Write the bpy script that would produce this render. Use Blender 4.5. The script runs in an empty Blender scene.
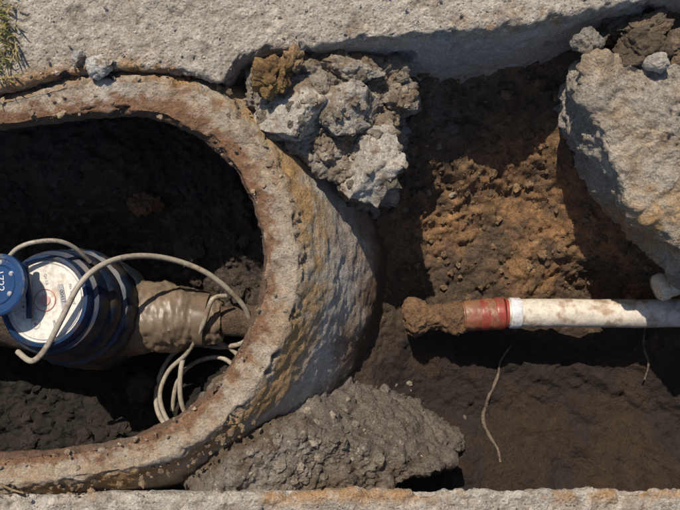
import bpy, math, random, bmesh
import numpy as np
from mathutils import Vector, Matrix
rng=np.random.RandomState(7); random.seed(7)
H=0.80   # camera height above pavement (m)
def W(px,py,z=0.0):
    k=(H-z)/H/1000.0
    return np.array([(px-340)*k,(255-py)*k,z])
# ------------------------------------------------ noise
T=rng.rand(64,64,64)
ROT=[]
_r=np.random.RandomState(3)
for _ in range(9):
    q_,_u=np.linalg.qr(_r.normal(size=(3,3))); ROT.append(q_)
def vn(P,s,off=0.0):
    Q=(P@ROT[int(abs(s*7+off*3))%9])*s+off+13.7
    i=np.floor(Q).astype(int); f=Q-i; f=f*f*f*(f*(f*6-15)+10)
    r=0
    for a in (0,1):
        wa=f[:,0] if a else 1-f[:,0]
        for b in (0,1):
            wb=f[:,1] if b else 1-f[:,1]
            for c in (0,1):
                wc=f[:,2] if c else 1-f[:,2]
                r=r+wa*wb*wc*T[(i[:,0]+a)&63,(i[:,1]+b)&63,(i[:,2]+c)&63]
    return r*2-1
def fbm(P,s,o=4,off=0.0,g=0.5):
    r=0;a=1.0;t=0
    for k in range(o):
        r=r+a*vn(P,s*(2.03**k),off+k*7.3); t+=a; a*=g
    return r/t*1.6
def billow(P,s,o=3,off=0.0):
    r=0;a=1.0
    Pw=P+np.stack([vn(P,s*.6,off+1),vn(P,s*.6,off+2),vn(P,s*.6,off+3)],1)*(.35/s)
    for k in range(o):
        r=r+a*np.abs(vn(Pw,s*(2.1**k),off+k*5.1)); a*=0.5
    return r
def ss(x,a,b):
    t=np.clip((x-a)/(b-a),0,1); return t*t*(3-2*t)
def mixc(A,B,t):
    A=np.asarray(A,float);B=np.asarray(B,float)
    return A*(1-t[:,None])+B*t[:,None]
# ------------------------------------------------ materials
def attr_mat(name,grain=450,var=0.5,bump=0.6,dist=0.0012,spec=0.4,pits=0.0):
    m=bpy.data.materials.new(name); m.use_nodes=True
    N=m.node_tree.nodes;L=m.node_tree.links
    b=N['Principled BSDF']; b.inputs['Specular IOR Level'].default_value=spec
    at=N.new('ShaderNodeAttribute'); at.attribute_name='Col'
    tc=N.new('ShaderNodeTexCoord')
    n1=N.new('ShaderNodeTexNoise'); n1.inputs['Scale'].default_value=grain; n1.inputs['Detail'].default_value=5; n1.inputs['Roughness'].default_value=0.75
    n2=N.new('ShaderNodeTexNoise'); n2.inputs['Scale'].default_value=grain/6; n2.inputs['Detail'].default_value=6; n2.inputs['Roughness'].default_value=0.75
    L.new(tc.outputs['Object'],n1.inputs['Vector']);L.new(tc.outputs['Object'],n2.inputs['Vector'])
    m1=N.new('ShaderNodeMapRange'); m1.inputs[1].default_value=0.3;m1.inputs[2].default_value=0.7;m1.inputs[3].default_value=1-var;m1.inputs[4].default_value=1+var
    m2=N.new('ShaderNodeMapRange'); m2.inputs[1].default_value=0.3;m2.inputs[2].default_value=0.7;m2.inputs[3].default_value=1-var*.6;m2.inputs[4].default_value=1+var*.6
    L.new(n1.outputs['Fac'],m1.inputs[0]);L.new(n2.outputs['Fac'],m2.inputs[0])
    mu=N.new('ShaderNodeMath');mu.operation='MULTIPLY';L.new(m1.outputs[0],mu.inputs[0]);L.new(m2.outputs[0],mu.inputs[1])
    vm=N.new('ShaderNodeVectorMath');vm.operation='SCALE';L.new(at.outputs['Color'],vm.inputs[0]);L.new(mu.outputs[0],vm.inputs['Scale'])
    L.new(vm.outputs[0],b.inputs['Base Color'])
    L.new(at.outputs['Alpha'],b.inputs['Roughness'])
    ad=N.new('ShaderNodeMath');ad.operation='ADD';L.new(n1.outputs['Fac'],ad.inputs[0])
    m3=N.new('ShaderNodeMath');m3.operation='MULTIPLY';m3.inputs[1].default_value=2.8;L.new(n2.outputs['Fac'],m3.inputs[0]);L.new(m3.outputs[0],ad.inputs[1])
    h=ad.outputs[0]
    if pits>0:
        vo=N.new('ShaderNodeTexVoronoi');vo.inputs['Scale'].default_value=grain/2.2;L.new(tc.outputs['Object'],vo.inputs['Vector'])
        mp=N.new('ShaderNodeMapRange');mp.inputs[1].default_value=0.1;mp.inputs[2].default_value=0.45;mp.inputs[3].default_value=-pits;mp.inputs[4].default_value=0
        L.new(vo.outputs['Distance'],mp.inputs[0]);a2=N.new('ShaderNodeMath');a2.operation='ADD';L.new(h,a2.inputs[0]);L.new(mp.outputs[0],a2.inputs[1]);h=a2.outputs[0]
    bp=N.new('ShaderNodeBump');bp.inputs['Strength'].default_value=bump;bp.inputs['Distance'].default_value=dist
    L.new(h,bp.inputs['Height']);L.new(bp.outputs[0],b.inputs['Normal'])
    return m
M_con=attr_mat('concrete',520,0.46,1.0,0.0024,0.3,0.7)
M_ring=attr_mat('cast_concrete',560,0.45,1.0,0.0018,0.3,0.4)
M_soil=attr_mat('soil',400,0.6,1.0,0.0028,0.5)
M_rock=attr_mat('broken_concrete',480,0.5,1.0,0.0026,0.3,0.4)
M_pl=attr_mat('dirty_plastic',300,0.22,0.25,0.0006,0.5)
M_gl=attr_mat('moulded_plastic',200,0.2,0.2,0.0005,0.5)
# ------------------------------------------------ mesh helper
def mk(name,V,F,col,rough=0.9,mat=None,parent=None,smooth=True):
    me=bpy.data.meshes.new(name); V=np.asarray(V,float);F=np.asarray(F,int)
    n=F.shape[1]
    me.vertices.add(len(V));me.vertices.foreach_set('co',V.ravel())
    me.loops.add(F.size);me.loops.foreach_set('vertex_index',F.ravel())
    me.polygons.add(len(F));me.polygons.foreach_set('loop_start',np.arange(0,F.size,n))
    me.polygons.foreach_set('use_smooth',np.full(len(F),smooth))
    me.update(calc_edges=True); me.validate()
    a=me.color_attributes.new('Col','FLOAT_COLOR','POINT')
    C=np.ones((len(V),4)); C[:,:3]=col; C[:,3]=rough
    a.data.foreach_set('color',np.clip(C,0,1).ravel())
    o=bpy.data.objects.new(name,me); bpy.context.scene.collection.objects.link(o)
    if mat: me.materials.append(mat)
    if parent: o.parent=parent
    return o
def gridF(nu,nv,wrapu=False):
    i=np.arange(nu if wrapu else nu-1);j=np.arange(nv-1)
    I,J=np.meshgrid(i,j,indexing='ij');I=I.ravel();J=J.ravel();I2=(I+1)%nu
    return np.stack([I*nv+J,I2*nv+J,I2*nv+J+1,I*nv+J+1],1)
def vnormals(V,F):
    if F.shape[1]==3: n=np.cross(V[F[:,1]]-V[F[:,0]],V[F[:,2]]-V[F[:,0]])
    else:
        a,b,c,d=V[F[:,0]],V[F[:,1]],V[F[:,2]],V[F[:,3]];n=np.cross(c-a,d-b)
    N=np.zeros_like(V)
    for k in range(F.shape[1]): np.add.at(N,F[:,k],n)
    return N/(np.linalg.norm(N,axis=1,keepdims=True)+1e-12)
def interp(x,pts):
    p=np.array(pts,float); return np.interp(x,p[:,0],p[:,1])
def axis(lo,hi,st,far,nf=22):
    c=np.arange(lo,hi+st/2,st); g=np.geomspace(st*2,far,nf)
    return np.concatenate([(lo-g)[::-1],c,hi+g])
# ------------------------------------------------ meter box outlines
def catmull(P,n=24):
    P=np.array(P,float);m=len(P);out=[]
    for i in range(m):
        p0,p1,p2,p3=P[(i-1)%m],P[i],P[(i+1)%m],P[(i+2)%m]
        for t in np.linspace(0,1,n,endpoint=False):
            out.append(.5*((2*p1)+(-p0+p2)*t+(2*p0-5*p1+4*p2-p3)*t*t+(-p0+3*p1-3*p2+p3)*t**3))
    return np.array(out)
def closed(right,N=1000,mx=-90):
    left=[(2*mx-x,y) for x,y in right[::-1]]
    c=catmull(right+left)
    c=np.vstack([c,c[:1]]);d=np.r_[0,np.cumsum(np.linalg.norm(np.diff(c,axis=0),axis=1))]
    s=np.linspace(0,d[-1],N,endpoint=False)
    c=np.stack([np.interp(s,d,c[:,0]),np.interp(s,d,c[:,1])],1)
    return np.stack([(c[:,0]-340)/1000,(255-c[:,1])/1000],1)
inn=closed([(-60,130),(0,127),(60,117),(120,112),(170,120),(215,147),(246,190),(262,245),(257,300),(238,350),(205,393),(160,428),(100,447),(0,457),(-60,462)])
out=closed([(-60,104),(0,99),(60,85),(120,77),(180,83),(235,113),(275,160),(298,225),(299,290),(280,350),(245,405),(195,445),(120,473),(0,488),(-60,492)])
def nrm2(c):
    t=np.roll(c,-1,0)-np.roll(c,1,0); n=np.stack([-t[:,1],t[:,0]],1); n/=np.linalg.norm(n,axis=1,keepdims=True)
    ce=c.mean(0)
    if np.mean(np.sum(n*(c-ce),1))<0:n=-n
    for _ in range(60): n=(np.roll(n,1,0)+n+np.roll(n,-1,0)); n/=np.linalg.norm(n,axis=1,keepdims=True)
    return n
ni,no=nrm2(inn),nrm2(out)
prof=[]
def seg(a,b,n): 
    for t in np.linspace(0,1,n,endpoint=False): prof.append(tuple(np.array(a)*(1-t)+np.array(b)*t))
seg((0,0.085,-0.36),(0,0.055,-0.16),16)
seg((0,0.055,-0.16),(0,0.006,-0.035),24)
seg((0,0.006,-0.035),(0,-0.001,-0.018),8)
seg((0,-0.001,-0.018),(0.08,0,-0.004),8)
seg((0.08,0,-0.004),(0.9,0,0.0),24)
seg((0.9,0,0.0),(1,0.003,-0.007),6)
seg((1,0.003,-0.007),(1,0.026,-0.045),24)
seg((1,0.026,-0.045),(1,0.084,-0.17),56)
seg((1,0.084,-0.17),(1,0.14,-0.36),30)
prof=np.array(prof); nv=len(prof);nu=len(inn)
b=prof[:,0][None,:,None];of=prof[:,1][None,:,None]
XY=inn[:,None]*(1-b)+out[:,None]*b+(ni[:,None]*(1-b)+no[:,None]*b)*of
V=np.concatenate([XY,np.broadcast_to(prof[:,2][None,:,None],(nu,nv,1))],2).reshape(-1,3)
F=gridF(nu,nv,True)
Nn=vnormals(V,F)
zz=V[:,2].copy(); bb=np.tile(prof[:,0],nu)
edge=np.exp(-((zz+0.006)/0.009)**2)
D=fbm(V,55,5)*(.0015+.0020*edge)+fbm(V,14,3,5)*0.0022+fbm(V,170,3,9)*0.0009
chip=ss(fbm(V,60,5,31,.6),0.1,0.75)*edge*((bb<.2)|(bb>.85))
if np.mean(Nn[(bb>0.1)&(bb<0.9)][:,2])<0: Nn=-Nn
V=V+Nn*(D-chip*0.007)[:,None]
n1=fbm(V,22,5,3,.65);n2=fbm(V,80,5,8,.65);n3=fbm(V,9,3,12);n4=fbm(V*np.array([1,1,.35]),34,5,44,.6);n5=fbm(V,200,3,91)
rust=np.array([.20,.105,.056]);ochre=np.array([.42,.25,.10])
C=np.tile([.38,.315,.24],(len(V),1))
C=mixc(C,[.46,.405,.335],ss(n3+n2*.3,-.1,.6))
C=mixc(C,[.33,.235,.15],ss(n1+n2*.4,-.4,.7)*.85)
topleft=ss(V[:,1],-.02,.12)
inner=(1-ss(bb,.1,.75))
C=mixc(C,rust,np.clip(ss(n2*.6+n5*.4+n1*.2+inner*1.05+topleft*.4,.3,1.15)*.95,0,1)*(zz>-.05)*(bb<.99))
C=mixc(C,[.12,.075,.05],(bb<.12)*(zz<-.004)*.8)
C=mixc(C,[.17,.10,.06],chip*.7)
fl=(bb>.97)
C=mixc(C,[.56,.51,.44],fl*ss(-zz,.02,.06)*(.6+.4*ss(n1,-.5,.3)))
C=mixc(C,[.36,.30,.24],fl*ss(-zz,.03,.06)*ss(n4,.0,.7)*.6)
C=mixc(C,ochre,(bb>.5)*ss(-zz,.001,.012)*(1-ss(-zz+n2*.02,.03,.085))*ss(n1+n2*.5,-.4,.4)*.85)
C=mixc(C,[.24,.15,.085],fl*ss(-zz+n1*.03+n4*.02,.09,.16)*.85)
C=mixc(C,[.10,.065,.04],fl*ss(-zz+n1*.03,.135,.18))
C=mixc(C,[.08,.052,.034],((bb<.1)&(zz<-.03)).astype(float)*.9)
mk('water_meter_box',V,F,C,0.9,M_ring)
# ------------------------------------------------ ground
cp=[
(405,90,-.11),(460,88,-.13),(520,85,-.13),(570,80,-.11),(610,75,-.07),(680,40,-.05),(740,60,-.05),
(420,140,-.15),(480,140,-.165),(540,140,-.16),(580,140,-.125),(615,150,-.09),(650,200,-.10),(700,180,-.08),
(410,200,-.2),(460,200,-.215),(520,200,-.205),(580,200,-.165),(625,230,-.145),(665,260,-.155),
(405,260,-.225),(450,270,-.235),(520,270,-.235),(600,280,-.235),(680,294,-.22),(800,290,-.20),
(395,330,-.225),(440,340,-.25),(520,350,-.262),(600,350,-.262),(690,350,-.255),(800,350,-.25),
(380,390,-.2),(440,400,-.25),(520,410,-.27),(600,420,-.27),(690,420,-.26),
(330,415,-.14),(370,440,-.19),(420,460,-.22),(470,475,-.235),(520,480,-.24),(600,480,-.24),(700,480,-.24),
(330,450,-.09),(390,480,-.15),(280,430,-.055),(270,460,-.035),(230,470,-.02),(300,500,-.04),(400,520,-.12),(450,540,-.2),(550,540,-.22),(700,540,-.2),
(350,230,-.16),(340,160,-.08),(360,110,-.07),(300,100,-.04),(330,60,-.05),(250,90,-.02),(400,40,-.05),(500,30,-.06),(600,10,-.05),
(100,60,-.02),(0,80,-.025),(0,490,-.022),(100,485,-.022),(180,470,-.02),(-300,300,-.03),(-300,0,-.03),(-300,500,-.03)]
cb=[
(-50,150,-.15),(40,150,-.15),(110,150,-.16),(160,140,-.19),(40,195,-.19),(110,198,-.2),(-50,195,-.19),(30,222,-.28),(-50,225,-.28),(110,225,-.26),
(190,190,-.22),(240,200,-.21),(170,240,-.26),(230,250,-.25),(250,300,-.27),(200,320,-.31),(100,320,-.33),(0,320,-.33),(-150,320,-.33),
(200,400,-.31),(150,430,-.32),(60,430,-.35),(0,440,-.35),(-100,440,-.35),(240,370,-.28),(-200,200,-.25),(-350,300,-.3)]
def tps(c):
    Pw=np.array([W(*p) for p in c]);A=Pw[:,:2];n=len(A)
    def phi(r): return r*r*np.log(r+1e-9)
    K=phi(np.linalg.norm(A[:,None]-A[None],axis=2))+np.eye(n)*1e-4
    Q=np.c_[np.ones(n),A];M=np.block([[K,Q],[Q.T,np.zeros((3,3))]])
    w=np.linalg.solve(M,np.r_[Pw[:,2],0,0,0])
    lo,hi=Pw[:,2].min(),-.012
    def f(X):
        r=np.linalg.norm(X[:,None]-A[None],axis=2)
        return np.clip(phi(r)@w[:n]+w[n]+X@w[n+1:],lo-.02,hi)
    return f
fp,fb=tps(cp),tps(cb)
mid=(inn*.5+out*.5)+ (ni*.5+no*.5)*0.092
def inside(Pt,poly):
    r=np.zeros(len(Pt),bool);x,y=Pt[:,0],Pt[:,1];poly=poly[::6];m=len(poly)
    for i in range(m):
        a,b_=poly[i],poly[(i+1)%m]
        c=((a[1]>y)!=(b_[1]>y))
        with np.errstate(all='ignore'):
            xi=(b_[0]-a[0])*(y-a[1])/(b_[1]-a[1]+1e-15)+a[0]
        r^=c&(x<xi)
    return r
def gb(P2,px,py,z,r,sx=1,sy=1):
    c=W(px,py,z)[:2];q=(P2[:,:2]-c)/np.array([sx,sy]);return np.exp(-(np.sum(q*q,1))/(r*r))
def wetf(P2): return np.clip(gb(P2,590,430,-.26,.20,1.3,.62)*1.9+gb(P2,450,400,-.25,.095)*1.5,0,1)
def moundf(P2): return np.clip(gb(P2,290,455,-.05,.055,1.1,.6)+gb(P2,370,465,-.09,.045,1.2,.5)+gb(P2,430,478,-.12,.04,1.2,.5),0,1)
def ground_z(P2):
    z=np.empty(len(P2))
    ib=inside(P2,mid)
    for s in range(0,len(P2),40000):
        q=P2[s:s+40000]; z[s:s+40000]=np.where(ib[s:s+40000],fb(q),fp(q))
    dd=np.maximum(np.maximum(np.abs(P2[:,0])-.5,np.abs(P2[:,1])-.36),0)
    t=ss(dd,0,.25)
    z=np.where(ib,z,z*(1-t)-.03*t)
    P3=np.c_[P2,z]
    fa=1-ss(dd,.5,3)
    wt=wetf(P2)*(~ib);mo=moundf(P2)*(~ib)
    rough=ss(-z,.03,.12)*(1-.55*wt)
    z=z+fa*(fbm(P3,11,3,2)*.012*rough+ (billow(P3,26,4,4)-.4)*.013*(rough+mo*.6)+(billow(P3,75,4,14)-.4)*.0065*(rough+1.2*mo)+fbm(P3,90,4,6)*.0032*(1-.5*wt+mo*.5)+fbm(P3,260,2,7)*.0010)
    P4=P3*np.array([1,1,0]);z=z+fa*wt*(fbm(P4@np.array([[.8,.6,0],[-.6,.8,0],[0,0,1.]])*np.array([.5,1.6,1]),20,4,77)*.012+fbm(P4,9,2,70)*.012)
    return z,ib
xs=axis(-.49,.49,.0019,60);ys=axis(-.38,.38,.0019,60)
X,Y=np.meshgrid(xs,ys,indexing='ij');P2=np.c_[X.ravel(),Y.ravel()]
Z,ib=ground_z(P2)
V=np.c_[P2,Z]
def blob(px,py,z,r,sx=1,sy=1): return gb(V,px,py,z,r,sx,sy)
n1=fbm(V,14,5,21,.6);n2=fbm(V,50,5,22,.6);n3=fbm(V,6,2,23)
C=np.tile([.12,.076,.044],(len(V),1))
C=mixc(C,[.19,.115,.06],ss(n1+n2*.5,-.3,.6)*.8)
C=mixc(C,[.075,.056,.04],ss(n2-n1,.0,.9)*.6)
ochreb=np.clip(blob(530,190,-.2,.13,1.3,.8)+blob(480,170,-.18,.08)+blob(650,270,-.17,.07)+blob(560,255,-.23,.07)+blob(610,200,-.15,.07),0,1)
C=mixc(C,[.34,.18,.074],ochreb*ss(n1+n2*.8,-.8,.8)*.9)
greyb=np.clip(blob(415,120,-.13,.06)+blob(455,95,-.13,.05)+blob(570,100,-.13,.03),0,1)
C=mixc(C,[.20,.17,.135],greyb*ss(n1+n2*.6,-.6,.4)*.9)
wet=wetf(V)
C=mixc(C,mixc(np.tile([.024,.0155,.011],(len(V),1)),[.046,.030,.020],ss(n1+n2*.3,-.3,.5)),wet*.96)
mo=moundf(V)
C=mixc(C,mixc(np.tile([.10,.075,.053],(len(V),1)),[.24,.20,.16],ss(n2+n1,-.2,.7)),ss(mo,.2,.7)*.9)
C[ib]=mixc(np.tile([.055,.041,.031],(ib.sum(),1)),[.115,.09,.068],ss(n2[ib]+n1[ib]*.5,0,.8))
lowshade=ib*(1-ss(V[:,1],-.17,-.05))  # shade of rim and meter on the lower box floor, put into soil colour
C=mixc(C,[.017,.013,.010],lowshade*.88)
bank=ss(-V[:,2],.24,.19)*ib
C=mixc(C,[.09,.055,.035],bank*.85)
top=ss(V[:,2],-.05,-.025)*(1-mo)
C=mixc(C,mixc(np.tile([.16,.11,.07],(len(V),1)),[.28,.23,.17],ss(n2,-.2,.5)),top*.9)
far=ss(np.max(np.abs(P2),axis=1),.7,1.5)
C=mixc(C,[.16,.12,.07],far)
R=np.full(len(V),.85)-.52*wet*ss(n1+n2*.5,-.4,.4); R[ib]=.45+.35*ss(n2[ib],-.3,.3)
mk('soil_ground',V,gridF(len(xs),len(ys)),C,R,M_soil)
ZG=Z.reshape(len(xs),len(ys))
def hz(x,y):
    i=np.clip(np.searchsorted(xs,x),0,len(xs)-1);j=np.clip(np.searchsorted(ys,y),0,len(ys)-1)
    return ZG[i,j]
# ------------------------------------------------ pavement slabs
def slab(name,edge,outw,sign,thick=.12,seed=0,far=1.6):
    xa=axis(-.42,.42,.0018,1.4,14)
    px=xa*1000+340
    ye=(255-interp(px,edge))/1000; ow=interp(px,outw)/1000
    k=np.exp(-np.linspace(-2.5,2.5,15)**2);k/=k.sum()
    ye=np.convolve(np.pad(ye,7,'edge'),k,'valid')
    t=np.concatenate([-np.geomspace(.11,far,14)[::-1],np.arange(-.105,-.006,.0018)])
    r=.007
    pr=[(d,0,0) for d in t]
    for a in np.linspace(0,math.pi/2,7): pr.append((-r+r*math.sin(a),-r+r*math.cos(a),0))
    for s in np.linspace(0.02,1,60): pr.append((0,-r-s*(thick-r),s))
    pr.append((-.3,-thick,1)); pr.append((-1.2,-thick,1))
    pr=np.array(pr)
    Vv=np.zeros((len(xa),len(pr),3));Vv[:,:,0]=xa[:,None]
    s=pr[:,2]
    Vv[:,:,1]=ye[:,None]-sign*(pr[:,0][None]+ow[:,None]*s[None])
    Vv[:,:,2]=pr[:,1][None]+.004
    Vv=Vv.reshape(-1,3);Ff=gridF(len(xa),len(pr))
    Nn=vnormals(Vv,Ff)
    if Nn.reshape(len(xa),len(pr),3)[:,5,2].mean()<0: Nn=-Nn; Ff=Ff[:,::-1]
    e=np.tile(np.exp(-(np.minimum(pr[:,0]+0*s,0)/.012)**2),len(xa)); face=np.tile(s,len(xa))
    pit=ss(fbm(Vv,100,4,seed+3),.2,.7)
    sm=1-.7*ss(face,0.02,.15)
    D=(fbm(Vv,40,5,seed,.6)*.0026+fbm(Vv,180,3,seed+1)*.0014-pit*.0022)*sm+fbm(Vv,12,3,seed+2)*.003-ss(fbm(Vv,35,3,seed+9),.3,.8)*e*.008*(face<.5)
    Vv=Vv+Nn*D[:,None]
    a=fbm(Vv,18,5,seed+5,.6);b_=fbm(Vv,60,5,seed+6,.6);c=fbm(Vv,7,3,seed+7);g=fbm(Vv,220,2,seed+8)
    C=np.tile([.44,.39,.325],(len(Vv),1))
    C=mixc(C,[.54,.48,.40],ss(a,-.1,.5)*.8)
    C=mixc(C,[.27,.22,.165],ss(b_+a*.3,.05,.8)*.65)
    C=mixc(C,[.23,.19,.15],pit*.45)
    C=mixc(C,[.64,.59,.51],ss(g,.35,.8)*.6)
    C=mixc(C,[.40,.22,.09],e*ss(c+b_*.9,.1,.8)*.85*(face<.3))
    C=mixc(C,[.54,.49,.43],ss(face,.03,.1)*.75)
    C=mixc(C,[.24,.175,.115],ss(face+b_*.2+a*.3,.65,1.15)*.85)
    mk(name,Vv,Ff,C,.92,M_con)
slab('concrete_pavement',[(-2000,100),(-100,100),(0,92),(50,78),(110,69),(180,72),(222,84),(236,62),(262,50),(350,42),(450,34),(540,21),(620,4),(680,-6),(800,-12),(2000,-12)],
     [(-2000,0),(225,0),(260,14),(350,20),(450,27),(560,27),(640,22),(2000,20)],1,.13,0)
slab('concrete_pavement',[(-2000,500),(0,497),(240,493),(460,490),(680,489),(2000,488)],[(-2000,-10),(300,-20),(480,-40),(2000,-40)],-1,.09,50)
# ------------------------------------------------ rocks
def ico(sub):
    bm=bmesh.new();bmesh.ops.create_icosphere(bm,subdivisions=sub,radius=1);
    v=np.array([x.co[:] for x in bm.verts]);f=np.array([[q.index for q in t.verts] for t in bm.faces]);bm.free();return v,f
ICO6=ico(6);ICO2=ico(2)
def rock(name,c,size,seed,rz=0,base=(.40,.37,.32),dirt=(.22,.15,.09),dirtf=0.0,cuts=13,nz=1.0,parent=None,keep=.62):
    r=np.random.RandomState(seed);v,f=ICO6;v=v.copy()
    for i in range(cuts):
        n=r.normal(size=3);n/=np.linalg.norm(n);d=r.uniform(keep,.9)
        v-=n*np.maximum(0,v@n-d)[:,None]
    v=v/np.max(np.abs(v),axis=0)
    v=v*np.array(size);cs,sn=math.cos(rz),math.sin(rz)
    v=v@np.array([[cs,sn,0],[-sn,cs,0],[0,0,1]])+np.array(c)
    nn=v-np.array(c);nn/=np.linalg.norm(nn,axis=1,keepdims=True)
    v=v+nn*(fbm(v,30,4,seed)*.004*nz+fbm(v,110,4,seed+1)*.0028*nz+(billow(v,60,3,seed+2)-.3)*.005*nz)[:,None]
    a=fbm(v,25,5,seed+3,.6);b_=fbm(v,90,4,seed+4,.6)
    C=np.tile(base,(len(v),1));C=mixc(C,np.array(base)*1.3,ss(a,0,.6)*.7);C=mixc(C,np.array(base)*.6,ss(b_,.1,.8)*.6)
    C=mixc(C,dirt,np.clip(ss(a+b_*.6+dirtf,.1,.8),0,1)*.85)
    return mk(name,v,f,C,.93,M_rock,parent)
def rk(name,px,py,z,sx,sy,sz,seed,rz=0,**k): return rock(name,W(px,py,z),(sx,sy,sz),seed,rz,**k)
rub='concrete_rubble'
lg=(.46,.42,.36)
rk(rub,368,168,-.050,.038,.044,.040,11,.35,keep=.45,nz=.8,base=lg)
rk(rub,300,112,-.012,.044,.034,.030,12,.5,keep=.45,nz=.8,base=lg)
rk(rub,350,112,-.030,.032,.032,.030,14,.8,keep=.45,dirtf=.05,base=(.40,.36,.305),nz=.8)
rk(rub,350,70,-.022,.034,.018,.022,13,-.3,keep=.45,dirtf=.1,base=(.38,.34,.285),nz=.9)
rk(rub,395,98,-.055,.020,.022,.024,15,.5,keep=.45,dirtf=.2,base=(.32,.28,.23),nz=1)
rk(rub,325,152,-.045,.022,.018,.02,16,.1,keep=.45,dirtf=.1,base=(.4,.36,.31),nz=.9)
# ------------------------------------------------ broken slab pieces (polygonal)
def chunk(name,poly,cpx,ztop,thick,seed,flare=.0,dome=0,mat=M_rock,cols=None,tilt=(0,0),rough=1.0,bil=1.0,nth=420):
    P=np.array(poly,float);P=np.stack([(P[:,0]-340)/1000,(255-P[:,1])/1000],1);c=np.array([(cpx[0]-340)/1000,(255-cpx[1])/1000])
    P=np.vstack([P,P[:1]]);d=np.r_[0,np.cumsum(np.linalg.norm(np.diff(P,axis=0),axis=1))];s=np.linspace(0,d[-1],nth,endpoint=False)
    Q=np.stack([np.interp(s,d,P[:,0]),np.interp(s,d,P[:,1])],1)
    pr=[(t,0,0) for t in np.linspace(.01,.93,60)]+[(.95,0,-.0006),(.97,0,-.002),(.985,0,-.004),(1,0,-.008)]+[(1,flare*u,-.008-u*thick) for u in np.linspace(.03,1,50)]+[(.6,0,-.01-thick)]
    pr=np.array(pr)
    n=Q-c;n/=np.linalg.norm(n,axis=1,keepdims=True)
    XY=c+(Q-c)[:,None]*pr[:,0][None,:,None]+n[:,None]*pr[:,1][None,:,None]
    z=np.broadcast_to(pr[:,2][None],XY.shape[:2])+dome*(1-np.minimum(pr[:,0],1)**2)[None]+ztop
    z=z+(XY[:,:,0]-c[0])*tilt[0]+(XY[:,:,1]-c[1])*tilt[1]
    V=np.concatenate([XY,z[:,:,None]],2).reshape(-1,3);F=gridF(nth,len(pr),True);N=vnormals(V,F)
    if N.reshape(nth,-1,3)[:,20,2].mean()<0:N=-N;F=F[:,::-1]
    V=V+N*((fbm(V,16,3,seed)*.006+fbm(V,50,5,seed+1,.6)*.005+(billow(V,40,4,seed+2)-.4)*.008*bil+(billow(V,110,3,seed+12)-.4)*.003*bil+fbm(V,200,2,seed+3)*.0011)*rough)[:,None]
    a=fbm(V,22,5,seed+4,.6);b_=fbm(V,80,4,seed+5,.6);g=fbm(V,8,2,seed+6)
    base,lt,dk,dt,df=cols
    C=np.tile(base,(len(V),1));C=mixc(C,lt,ss(a,-.1,.6)*.8);C=mixc(C,dk,ss(b_,.1,.8)*.6)
    dm=ss(g+a*.7+b_*.3+df,.1,.8)*.85
    if name=='broken_pavement_piece': dm=np.clip(dm*.35+np.exp(-(((V[:,0]-.325)/.04)**2+((V[:,1]-.03)/.045)**2))*ss(a+b_*.6,-.8,.4),0,.9)
    C=mixc(C,dt,np.clip(dm,0,1))
    return mk(name,V,F,C,.93,mat)
chunk('broken_pavement_piece',[(580,66),(592,52),(618,54),(640,66),(662,60),(700,56),(800,60),(800,300),(720,285),(686,256),(668,236),(648,218),(624,190),(610,160),(598,128),(586,95)],(710,150),-.004,.12,71,flare=-.01,
   cols=([.38,.335,.275],[.50,.45,.385],[.17,.14,.11],[.44,.265,.11],-.1),rough=1.25,bil=.5)
chunk('crumbled_concrete',[(240,98),(248,70),(270,54),(320,46),(375,46),(408,54),(418,80),(406,98),(400,135),(392,176),(376,194),(350,188),(320,164),(290,148),(262,128)],(335,108),-.032,.12,91,flare=.015,dome=.006,
   cols=([.31,.27,.22],[.42,.38,.325],[.15,.115,.085],[.23,.165,.105],.05),tilt=(-.28,.06),rough=1.5,bil=.8)
chunk('mortar_mound',[(222,466),(240,450),(270,440),(312,440),(345,452),(380,466),(415,478),(445,488),(454,500),(400,512),(240,512),(205,500)],(290,486),-.036,.16,81,flare=.065,dome=.002,
   cols=([.19,.16,.13],[.31,.275,.235],[.09,.07,.052],[.13,.088,.054],.15),tilt=(-.42,-.02),rough=1.2,bil=.7)
rk('dirt_clod',272,76,.008,.020,.019,.014,21,.4,base=(.17,.10,.045),dirt=(.30,.19,.07),dirtf=.1,nz=2.0)
rk('dirt_clod',296,60,.006,.010,.012,.010,23,.4,base=(.34,.22,.12),nz=1.5)
rk('stone',100,66,.008,.014,.012,.010,24,.3,base=(.52,.50,.46),dirtf=-.3,nz=.7)
rk('stone',78,58,.006,.008,.006,.005,25,.9,base=(.42,.40,.37),dirtf=-.3,nz=.4)
rk('stone',588,42,-.02,.016,.012,.012,27,.2,base=(.26,.235,.2),nz=.9)
rk('stone',657,62,.000,.010,.008,.008,28,.2,base=(.42,.38,.33),nz=.8)
rk('stone',645,30,-.03,.028,.018,.018,29,.2,base=(.15,.12,.09),nz=1.4)
rk('stone',612,28,-.04,.022,.014,.016,30,.7,base=(.17,.14,.11),nz=1.4)
rk('stone',680,44,-.02,.024,.016,.02,32,.7,base=(.13,.10,.075),nz=1.4)
rk('dirt_clod',640,50,-.012,.026,.014,.016,33,.1,base=(.12,.09,.06),dirt=(.16,.11,.07),nz=1.6)
rk('muddy_stone',143,204,-.21,.022,.016,.018,31,.2,base=(.24,.13,.07),nz=1.2,dirt=(.14,.09,.06))
for i,(a,b_,s) in enumerate([(205,215,.022),(192,248,.03),(225,235,.028),(170,225,.016),(240,285,.024),(85,440,.016),(118,428,.014),(140,385,.018),(30,440,.014)]):
    rk('mud_clod',a,b_,-.262,s,s*.8,s*.55,40+i,i,base=(.09,.073,.058) if b_<300 else (.045,.036,.03),dirt=(.06,.046,.036),nz=1.2)  # clods below the meter get a darker base, shade painted into it
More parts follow.
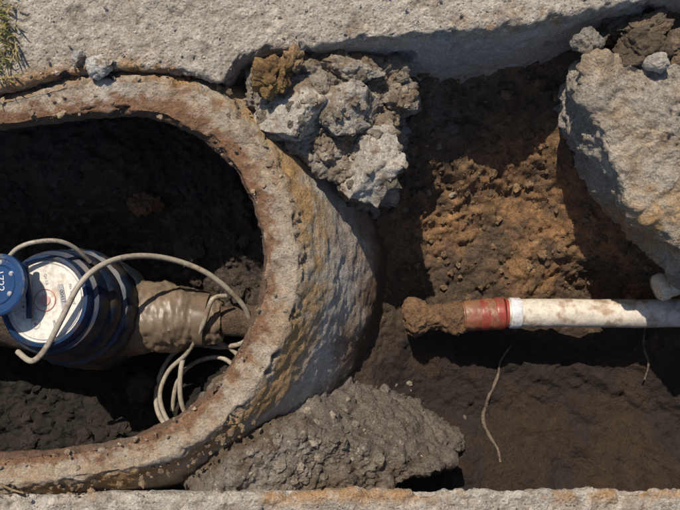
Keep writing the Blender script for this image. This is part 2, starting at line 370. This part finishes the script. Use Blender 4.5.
# ------------------------------------------------ loose crumbs
def scatter(name,pts,sizes,cols,seed,mat=M_soil,flat=.7):
    r=np.random.RandomState(seed);v,f=ICO2;n=len(pts)
    VV=[];FF=[];CC=[]
    for i in range(n):
        q=v*(1+.2*r.normal(size=(len(v),1)))*r.uniform(.6,1.2,3)*np.array([1,1,flat])*sizes[i]
        an=r.uniform(0,6.28);cs,sn=math.cos(an),math.sin(an)
        q=q@np.array([[cs,sn,0],[-sn,cs,0],[0,0,1]])+pts[i]
        VV.append(q);FF.append(f+i*len(v));CC.append(np.tile(cols[i],(len(v),1)))
    return mk(name,np.vstack(VV),np.vstack(FF),np.vstack(CC),.92,mat,smooth=False)
n=2300
x=rng.uniform(.05,.46,n);y=rng.uniform(-.3,.24,n);z=hz(x,y);s=.0009+.0055*rng.rand(n)**5
wt=wetf(np.c_[x,y]);keep=rng.rand(n)>wt*1.02
cc=np.array([.18,.115,.062])*rng.uniform(.6,1.6,(n,1))*(1-.6*wt[:,None])
scatter('soil_crumbs',np.c_[x,y,z][keep],s[keep],cc[keep],3)
n=500
x=rng.uniform(-.46,-.08,n);y=rng.uniform(-.25,.2,n);z=hz(x,y);s=.002+.007*rng.rand(n)**4
scatter('mud_crumbs',np.c_[x,y,z],s,np.array([.08,.062,.048])*rng.uniform(.5,1.3,(n,1))*np.where(y<-.08,.4,1)[:,None],4)  # crumbs on the lower side darkened to match the painted floor shade
n=520
i=rng.randint(0,len(inn),n);t=rng.beta(.5,.5,n)[:,None]
p=inn[i]*(1-t)+out[i]*t;s=.0004+.003*rng.rand(n)**5
scatter('gravel',np.c_[p,np.full(n,.0004)],s,np.array([[.34,.25,.16]])*rng.uniform(.6,1.3,(n,1)),5,flat=.5)
n=600
x=rng.uniform(-.36,.36,n);top_=rng.rand(n)<.6
ye=(255-interp(x*1000+340,[(-2000,100),(0,92),(110,69),(222,84),(262,50),(450,34),(620,4),(2000,-6)]))/1000
y=np.where(top_,ye+rng.rand(n)**2*.1+.004,-.243-.03*rng.rand(n));s=.0005+.002*rng.rand(n)**6
scatter('grit',np.c_[x,y,np.full(n,.0055)],s,np.array([[.42,.37,.30]])*rng.uniform(.5,1.3,(n,1)),6)
n=900
i=rng.randint(0,len(out),n);p=out[i]+no[i]*rng.uniform(.0,.02,(n,1));s=.001+.003*rng.rand(n)**3
m=(p[:,0]<-.08)
scatter('gap_crumbs',np.c_[p,np.full(n,-.012)][m],s[m],np.array([[.24,.165,.10]])*rng.uniform(.5,1.4,(m.sum(),1)),8)
n=800
bx=np.r_[rng.normal(-.02,.055,n//2),rng.normal(0,.055,n//2)];by=np.r_[rng.normal(-.21,.018,n//2),rng.normal(.13,.04,n//2)]
bpy.context.view_layer.update()
dg=bpy.context.evaluated_depsgraph_get();pp=[];
for a_,b_ in zip(bx,by):
    hit,loc,nn,ix,ob,mm=bpy.context.scene.ray_cast(dg,Vector((a_,b_,.3)),Vector((0,0,-1)))
    if hit and ob.name.split('.')[0] in('mortar_mound','crumbled_concrete','soil_ground','concrete_rubble'): pp.append(loc[:])
pp=np.array(pp);n=len(pp);s=.0009+.006*rng.rand(n)**5
scatter('rubble_crumbs',pp,s,np.array([[.28,.235,.18]])*rng.uniform(.5,1.4,(n,1)),9,M_rock)
# ------------------------------------------------ tubes
def tube(name,pts,radii,col,rough=.5,n=48,mat=M_pl,parent=None,nz=0,seed=0,smoothpath=0):
    P=np.array(pts,float);R=np.array(radii,float)
    if smoothpath:
        m=len(P);tt=np.linspace(0,m-1,smoothpath);Pn=[];
        for t in tt:
            i=min(int(t),m-2);f=t-i;p0=P[max(i-1,0)];p1=P[i];p2=P[i+1];p3=P[min(i+2,m-1)]
            Pn.append(.5*((2*p1)+(-p0+p2)*f+(2*p0-5*p1+4*p2-p3)*f*f+(-p0+3*p1-3*p2+p3)*f**3))
        R=np.interp(tt,np.arange(m),R);P=np.array(Pn)
    tg=np.gradient(P,axis=0)
    for i in range(len(tg)):
        if np.linalg.norm(tg[i])<1e-9: tg[i]=tg[i-1]
    tg/=np.linalg.norm(tg,axis=1,keepdims=True)
    u=np.cross(tg[0],[0,0,1]); 
    if np.linalg.norm(u)<.1:u=np.array([1.,0,0])
    V=[]
    a=np.linspace(0,2*math.pi,n,endpoint=False)
    for i in range(len(P)):
        u=u-tg[i]*np.dot(u,tg[i]);u/=np.linalg.norm(u);w=np.cross(tg[i],u)
        rr=R[i]*np.ones(n)
        V.append(P[i]+(np.cos(a)*rr)[:,None]*u+(np.sin(a)*rr)[:,None]*w)
    V=np.array(V).reshape(-1,3)
    I,J=np.meshgrid(np.arange(len(P)-1),np.arange(n),indexing='ij');I=I.ravel();J=J.ravel();J2=(J+1)%n
    F=np.stack([I*n+J,I*n+J2,(I+1)*n+J2,(I+1)*n+J],1)
    if nz:
        N=vnormals(V,F);V=V+N*(fbm(V,45,4,seed)*nz+fbm(V,160,3,seed+1)*nz*.35)[:,None]*np.repeat((R>1e-4),n)[:,None]
    C=col(V) if callable(col) else np.tile(col,(len(V),1))
    o=mk(name,V,F,C,rough,mat,parent)
    o.data.set_sharp_from_angle(angle=math.radians(38))
    return o
def dirty(base,mud=(.22,.13,.07),f=0.,s=40,seed=0):
    def g(V):
        a=fbm(V,s,5,seed,.6);b_=fbm(V,s*5,4,seed+1,.6)
        C=np.tile(base,(len(V),1));C=mixc(C,np.array(base)*.7+np.array(mud)*.12,ss(b_+a*.4,-.3,.7)*.7)
        return mixc(C,mud,ss(a*.9+b_*.5+f,.15,.75)*.85)
    return g
def empty(name,loc=(0,0,0)):
    e=bpy.data.objects.new(name,None);bpy.context.scene.collection.objects.link(e);e.empty_display_size=.05;return e
# ------------------------------------------------ plastic pipe in the pit
zp=-.175
pipe=empty('water_pipe')
def L(x0,x1,y0,y1,n,z=zp,z1=None):
    a=W(x0,y0,z);b_=W(x1,y1,z if z1 is None else z1);return [a*(1-t)+b_*t for t in np.linspace(0,1,n)]
path=[W(505,313,zp),W(560,313,zp),W(620,313.5,zp),W(680,313,zp),W(760,311,zp)]
tube('pipe',path,[.0172]*5,dirty((.60,.54,.45),(.32,.21,.13),.0,26,3),.45,64,parent=pipe,smoothpath=260,nz=.0004,seed=4)
a=L(462,503,316,313.5,60);r=[0.0]+[.0165]*2+[.0185]*24+[.0180]*3+[.0185]*26+[.0180,.0180,.0175,0.0]
tube('coupling',a,r,dirty((.22,.075,.045),(.21,.115,.06),.35,40,7),.5,64,parent=pipe,nz=.0016)
a=L(478,490,315.2,314.4,10);tube('coupling_band',a,[0,.0186]+[.0190]*6+[.0186,0],dirty((.24,.05,.033),(.2,.1,.06),.0,50,17),.4,48,parent=pipe,nz=.0004)
a=L(494,504,313.8,313.2,12);tube('coupling_rim',a,[0,.0193]+[.0198]*8+[.0193,0],dirty((.28,.052,.035),(.18,.09,.055),-.1,50,8),.35,64,parent=pipe)
a=L(508,521,313,313,14);tube('collar',a,[0,.0183]+[.0189]*10+[.0183,0],dirty((.58,.585,.60),(.38,.25,.16),-.1,60,9),.35,64,parent=pipe)
a=L(503.5,508,313,313,6);tube('seal',a,[0,.0178,.0178,.0178,.0178,0],(.28,.05,.035),.4,48,parent=pipe)
a=L(402,470,320,316,90,-.185,zp);t=np.linspace(0,1,90)
r=.0135+.009*np.exp(-((t-.16)/.13)**2)+.0035*t;r[0]=0;r[1]*=.5;r[2]*=.75;r[3]*=.9;r[-1]=0
tube('mud_covered_end',a,r,dirty((.18,.10,.05),(.27,.155,.075),0,40,11),.9,96,M_soil,pipe,nz=.006,seed=12)
fit=empty('pipe_fitting')
tube('socket',[W(715,262,-.12),W(690,278,-.122),W(660,288,-.125),W(657,289,-.125),W(657.5,289,-.125),W(662,287.6,-.125)],[.013,.0145,.0145,.0140,.0105,.0105],dirty((.62,.54,.42),(.35,.22,.11),.1,50,13),.5,48,parent=fit,nz=.0006)
tube('lip',[W(666,285.5,-.125),W(664,286.2,-.125),W(658,288.4,-.125),W(656,289.2,-.125)],[.0145,.0162,.0162,.0145],dirty((.62,.53,.39),(.4,.26,.12),.1,50,14),.5,48,parent=fit,nz=.0005)
# ------------------------------------------------ water meter
wm=empty('water_meter')
c0=W(45,301,-.10)[:2]
def lathe(name,prof,col,rough,n=72,mat=M_gl,c=c0,hexa=None,nz=0):
    P=np.array([(c[0]+(z+.10)*(-.12),c[1]+(z+.10)*(.16),z) for r,z in prof]);R=np.array([r for r,z in prof])
    V=[];a=np.linspace(0,2*math.pi,n,endpoint=False)
    for i in range(len(P)):
        rr=R[i]
        if hexa: rr=R[i]*(1+hexa[1]*np.cos(a*hexa[0]))
        V.append(np.stack([P[i,0]+np.cos(a)*rr,P[i,1]+np.sin(a)*rr,np.full(n,P[i,2])],1))
    V=np.array(V)
    V[:,:,2]+= ((V[:,:,0]-P[:,0][:,None])*(.12)-(V[:,:,1]-P[:,1][:,None])*.16)
    V=V.reshape(-1,3)
    I,J=np.meshgrid(np.arange(len(P)-1),np.arange(n),indexing='ij');I=I.ravel();J=J.ravel();J2=(J+1)%n
    F=np.stack([I*n+J,(I+1)*n+J,(I+1)*n+J2,I*n+J2],1)
    if nz: 
        N=vnormals(V,F);V=V+N*(fbm(V,40,4,3)*nz)[:,None]
    o=mk(name,V,F,col(V) if callable(col) else np.tile(col,(len(V),1)),rough,mat,wm)
    o.data.set_sharp_from_angle(angle=math.radians(35));return o
navy=(.005,.016,.04);mud1=(.065,.048,.035)
fr=[(r_,-.1005) for r_ in np.linspace(0,.0465,30)]
lathe('dial_face',fr,dirty((.62,.60,.54),(.42,.34,.25),-.1,50,20),.35)
lathe('bezel',[(.0462,-.104),(.0462,-.097),(.048,-.0945),(.051,-.096),(.0525,-.101),(.053,-.118)],dirty((.008,.032,.09),mud1,.1,50,22),.45)
lathe('register_housing',[(.053,-.110),(.058,-.112),(.060,-.118),(.0605,-.135),(.063,-.138),(.065,-.142),(.065,-.160),(.062,-.163),(.062,-.168)],dirty(navy,mud1,.2,40,24),.48,nz=.0006)
lathe('union_ring',[(.062,-.164),(.069,-.166),(.0715,-.171),(.0715,-.198),(.069,-.203),(.062,-.204)],dirty((.007,.020,.045),mud1,.25,40,26),.5,n=160,hexa=(20,.010),nz=.0006)
lathe('meter_body',[(.062,-.2),(.070,-.208),(.073,-.225),(.073,-.25),(.066,-.275),(.045,-.29),(0,-.295)],dirty((.02,.03,.04),mud1,.2,40,28),.45,nz=.001)
R_=W
tube('outlet',[R_(80,318,-.24),R_(110,318,-.235),R_(135,317,-.232),R_(160,317,-.232),R_(180,318,-.235),R_(200,319,-.238),R_(222,320,-.24),R_(224,320,-.24)],[.060,.056,.050,.045,.041,.035,.026,.0],dirty((.20,.15,.105),(.10,.072,.05),.1,30,30),.4,64,M_pl,wm,nz=.004,smoothpath=120)
tube('outlet_collar',[R_(194,319,-.237),R_(196,319,-.237),R_(200,319,-.237),R_(206,320,-.238),R_(208,320,-.238)],[.03,.037,.0375,.037,.03],dirty((.15,.105,.07),(.09,.065,.045),.1,40,31),.5,48,M_pl,wm,nz=.0025)
tube('service_pipe',[R_(215,320,-.237),R_(250,321,-.24),R_(330,322,-.25)],[.020,.020,.020],dirty((.13,.085,.055),(.09,.06,.04),.1,40,32),.6,40,M_soil,wm,smoothpath=60,nz=.002)
tube('inlet',[R_(60,312,-.24),R_(0,310,-.235),R_(-60,310,-.235),R_(-140,310,-.235)],[.058,.045,.032,.03],dirty((.10,.075,.055),(.07,.05,.038),.1,40,33),.5,64,M_soil,wm,nz=.002,smoothpath=60)
def dial_pt(dx,dy,h=.0008):
    return Vector((c0[0]+dx,c0[1]+dy,-.1005+h+dx*.12-dy*.16))
def flatmat(name,c,r=.5):
    m=bpy.data.materials.new(name);m.use_nodes=True;nt=m.node_tree;b=nt.nodes['Principled BSDF'];b.inputs['Roughness'].default_value=r
    n=nt.nodes.new('ShaderNodeTexNoise');n.inputs['Scale'].default_value=300;mr=nt.nodes.new('ShaderNodeMapRange');mr.inputs[3].default_value=.75;mr.inputs[4].default_value=1.15
    vm=nt.nodes.new('ShaderNodeVectorMath');vm.operation='SCALE';vm.inputs[0].default_value=c
    nt.links.new(n.outputs['Fac'],mr.inputs[0]);nt.links.new(mr.outputs[0],vm.inputs['Scale']);nt.links.new(vm.outputs[0],b.inputs['Base Color']);return m
K=flatmat('black_print',(.07,.07,.075));RD=flatmat('red_print',(.45,.14,.12));WH=flatmat('white_print',(.55,.56,.56));GR=flatmat('grey_print',(.30,.30,.33))
nf=Vector((-.12,.16,1)).normalized()
def orient(rz):
    q=Vector((0,0,1)).rotation_difference(nf);return q@Matrix.Rotation(rz,3,'Z').to_quaternion()
def ringp(name,dx,dy,r0,r1,mat,h=.0012,n=48):
    V=[]
    for k in range(n+1):
        a=2*math.pi*k/n
        for r in (r0,r1): V.append(dial_pt(dx+math.cos(a)*r,dy+math.sin(a)*r,h)[:])
    F=[[2*k,2*k+1,2*k+3,2*k+2] for k in range(n)]
    me=bpy.data.meshes.new(name);me.from_pydata(V,[],F);o=bpy.data.objects.new(name,me);bpy.context.scene.collection.objects.link(o);me.materials.append(mat);o.parent=wm;return o
def txt(name,s,loc,size,mat,quat,par=wm,ex=.0001):
    cu=bpy.data.curves.new(name,'FONT');cu.body=s;cu.size=size;cu.align_x='CENTER';cu.align_y='CENTER';cu.extrude=ex
    o=bpy.data.objects.new(name,cu);bpy.context.scene.collection.objects.link(o);cu.materials.append(mat);o.location=loc;o.rotation_mode='QUATERNION';o.rotation_quaternion=quat;o.parent=par;return o
rot=math.radians(-75)
def rp(x,y): return (x*math.cos(rot)-y*math.sin(rot),x*math.sin(rot)+y*math.cos(rot))
ringp('dial_border',0,0,.0425,.0432,GR)
ringp('red_gauge',0.0,0.001,.0118,.0126,RD);ringp('red_gauge_hub',0.0,0.001,0,.006,flatmat('pink_print',(.5,.30,.28)),.0011)
for i,(x_,y_) in enumerate([(-.022,-.016),(.0,-.026),(.022,-.016)]):
    q=rp(x_,y_);ringp('small_gauge_%d'%i,q[0],q[1],.005,.0055,GR);ringp('pointer_%d'%i,q[0],q[1],0,.0015,RD)
def quad(name,cx,cy,w,h_,mat,hh):
    V=[dial_pt(*rp(cx+a*w/2,cy+b_*h_/2),hh)[:] for a,b_ in((-1,-1),(1,-1),(1,1),(-1,1))]
    me=bpy.data.meshes.new(name);me.from_pydata(V,[],[[0,1,2,3]]);o=bpy.data.objects.new(name,me);bpy.context.scene.collection.objects.link(o);me.materials.append(mat);o.parent=wm
quad('counter_window',0,.021,.028,.006,GR,.0012)
txt('counter_digits','00417',dial_pt(*rp(0,.021),.0016),.0062,K,orient(rot))
txt('unit_print','m3',dial_pt(*rp(.027,.006),.0014),.006,GR,orient(rot))
txt('rating_print','Qn 1.5',dial_pt(*rp(-.024,.006),.0014),.0045,GR,orient(rot))
txt('serial_print','No. 0834417',dial_pt(*rp(0,.032),.0014),.0045,GR,orient(rot))
txt('class_print','CLASS B',dial_pt(*rp(0,-.036),.0014),.004,GR,orient(rot))
lc=W(0,285,-.072)
blue=(.006,.038,.12)
ln=Vector((-.30,.15,1)).normalized();q=Vector((0,0,1)).rotation_difference(ln)
def lidlathe(name,prof,col,n=72):
    a=np.linspace(0,2*math.pi,n,endpoint=False);V=[]
    for r,z in prof:
        for t in a: V.append((q@Vector((math.cos(t)*r,math.sin(t)*r,z)))[:])
    V=np.array(V)+lc;I,J=np.meshgrid(np.arange(len(prof)-1),np.arange(n),indexing='ij');I=I.ravel();J=J.ravel();J2=(J+1)%n
    F=np.stack([I*n+J,I*n+J2,(I+1)*n+J2,(I+1)*n+J],1)
    o=mk(name,V,F,dirty(col,(.13,.12,.10),-.1,60,40)(V),.42,M_gl,wm);o.data.set_sharp_from_angle(angle=math.radians(35))
lidlathe('lid',[(0,-.004),(.032,-.004),(.034,-.002),(.034,.003),(.032,.0045),(.029,.0045),(.028,.003),(.0225,.003),(.0215,.0042),(.0205,.003)]+[(r_,.003) for r_ in np.linspace(.019,0,10)],blue)
def lp(x,y,h): return Vector(lc)+q@Vector((x,y,h))
txt('lid_number','1722',lp(.003,.004,.0036),.012,WH,q@Matrix.Rotation(math.radians(-80),3,'Z').to_quaternion())
def ball(name,loc,r,mat):
    me=bpy.data.meshes.new(name);bm=bmesh.new();bmesh.ops.create_uvsphere(bm,u_segments=20,v_segments=12,radius=r);bm.to_mesh(me);bm.free();me.polygons.foreach_set('use_smooth',[True]*len(me.polygons));o=bpy.data.objects.new(name,me);o.location=loc;o.scale=(1,1,.5);me.materials.append(mat);bpy.context.scene.collection.objects.link(o);o.parent=wm
ball('rivet_1',lp(.016,.012,.003),.003,GR);ball('rivet_2',lp(.016,-.010,.003),.003,GR);ball('rivet_3',lp(.0,.0245,.003),.003,GR)
tube('hinge',[W(24,262,-.085),W(30,300,-.088),W(30,318,-.09)],[.004,.004,.004],navy,.4,24,M_gl,wm)
# ------------------------------------------------ cable
cab=dirty((.34,.30,.24),(.18,.125,.08),0.05,50,50)
tube('signal_cable',[W(18,352,-.11),W(32,361,-.09),W(46,348,-.085),W(62,318,-.08),(W(80,284,-.08)),W(104,264,-.10),W(135,256,-.13),W(170,259,-.16),W(205,272,-.18),W(232,293,-.2),W(248,315,-.22),W(246,340,-.24),W(222,347,-.26),W(195,345,-.27),W(172,355,-.275),W(158,382,-.27),W(158,412,-.265),W(175,432,-.265),W(205,437,-.27),W(240,420,-.27),W(252,385,-.265),W(235,352,-.26),W(205,340,-.25),W(185,355,-.24),W(180,385,-.24),W(184,410,-.25),W(200,425,-.26),W(230,425,-.28)],[.0033]*28,cab,.5,16,M_pl,smoothpath=500)
tube('signal_cable',[W(226,296,-.2),W(212,300,-.19),W(203,325,-.20),W(188,352,-.23),W(168,372,-.25),W(160,398,-.25),W(172,425,-.25),W(200,430,-.26),W(232,405,-.26),W(238,375,-.26),W(222,358,-.26),W(196,362,-.265),W(178,380,-.27),W(172,410,-.28)],[.0030]*14,cab,.5,16,M_pl,smoothpath=300)
tube('signal_cable',[W(8,258,-.08),W(18,248,-.075),W(35,242,-.075),W(58,241,-.085),W(75,248,-.1),W(90,262,-.12)],[.0024]*6,cab,.5,16,M_pl,smoothpath=90)
def onsoil(p,h=.002):
    o=[];
    for px,py in p:
        z=-.25
        for _ in range(8):
            w=W(px,py,z);z=float(hz(w[0],w[1]))
        w=W(px,py,z);w[2]=z+h;o.append(w)
    return o
rc=dirty((.22,.17,.125),(.10,.07,.045),0.1,60,60)
tube('root',onsoil([(512,345),(506,352),(500,362),(498,374),(494,385),(489,395),(486,405),(483,415),(484,425),(488,433),(492,440),(498,450),(500,462)],.001),[.0012,.0016,.0018,.002,.002,.0022,.0022,.002,.002,.002,.0018,.0014,.001],rc,.5,12,M_soil,smoothpath=120,nz=.0008)
tube('root',onsoil([(642,325),(640,345),(645,362),(641,378)],.012),[.001,.0017,.0017,.001],rc,.6,12,M_soil,smoothpath=50,nz=.0006)
tube('twig',[W(-6,480,.001),W(10,489,.003),W(24,493,.008)],[.001,.0012,.0008],(.3,.2,.1),.8,10,M_soil,smoothpath=20)
# ------------------------------------------------ weed at the top left
VV=[];FF=[];CC=[]
r=np.random.RandomState(5)
for k in range(170):
    b0=W(r.uniform(-14,18),r.uniform(-10,84),.005);an=r.uniform(0,6.28);ln_=r.uniform(.008,.024);w_=r.uniform(.0005,.0014);d=np.array([math.cos(an),math.sin(an),0]);sd=np.array([-d[1],d[0],0])
    i0=len(VV)
    cl=np.array([.20,.20,.045]) if r.rand()<.45 else np.array([.42,.32,.13]);cl=cl*r.uniform(.6,1.3)
    for j in range(6):
        t=j/5;p=b0+d*ln_*t*(1-.2*t)+np.array([0,0,ln_*.7*math.sin(t*2.2)]);ww=w_*(1-t*.9)
        VV+= [p-sd*ww,p+sd*ww];CC+=[cl,cl]
    for j in range(5):FF.append([i0+2*j,i0+2*j+1,i0+2*j+3,i0+2*j+2])
mk('weed',np.array(VV),FF,np.array(CC),.8,M_soil,smooth=True)
# ------------------------------------------------ light, sky, camera
sd=Vector((-.20,.52,.83)).normalized()
el=math.asin(sd.z);az=math.atan2(sd.x,sd.y)
w=bpy.data.worlds.new('World');bpy.context.scene.world=w;w.use_nodes=True;nt=w.node_tree
sk=nt.nodes.new('ShaderNodeTexSky');sk.sky_type='NISHITA';sk.sun_disc=False;sk.sun_elevation=el;sk.sun_rotation=az
nt.links.new(sk.outputs[0],nt.nodes['Background'].inputs[0]);nt.nodes['Background'].inputs[1].default_value=.11
s=bpy.data.lights.new('sun','SUN');s.energy=5.0;s.angle=math.radians(.5);s.color=(1,.90,.76)
so=bpy.data.objects.new('sun',s);so.rotation_mode='QUATERNION';so.rotation_quaternion=sd.to_track_quat('Z','Y');so.location=sd*3;bpy.context.scene.collection.objects.link(so)
cam=bpy.data.cameras.new('camera');co=bpy.data.objects.new('camera',cam);bpy.context.scene.collection.objects.link(co)
co.location=(0,0,H);cam.sensor_width=36;cam.lens=36*H/.68;cam.clip_start=.01;cam.clip_end=500
bpy.context.scene.camera=co
vs=bpy.context.scene.view_settings;vs.view_transform='Standard';vs.look='None';vs.exposure=0
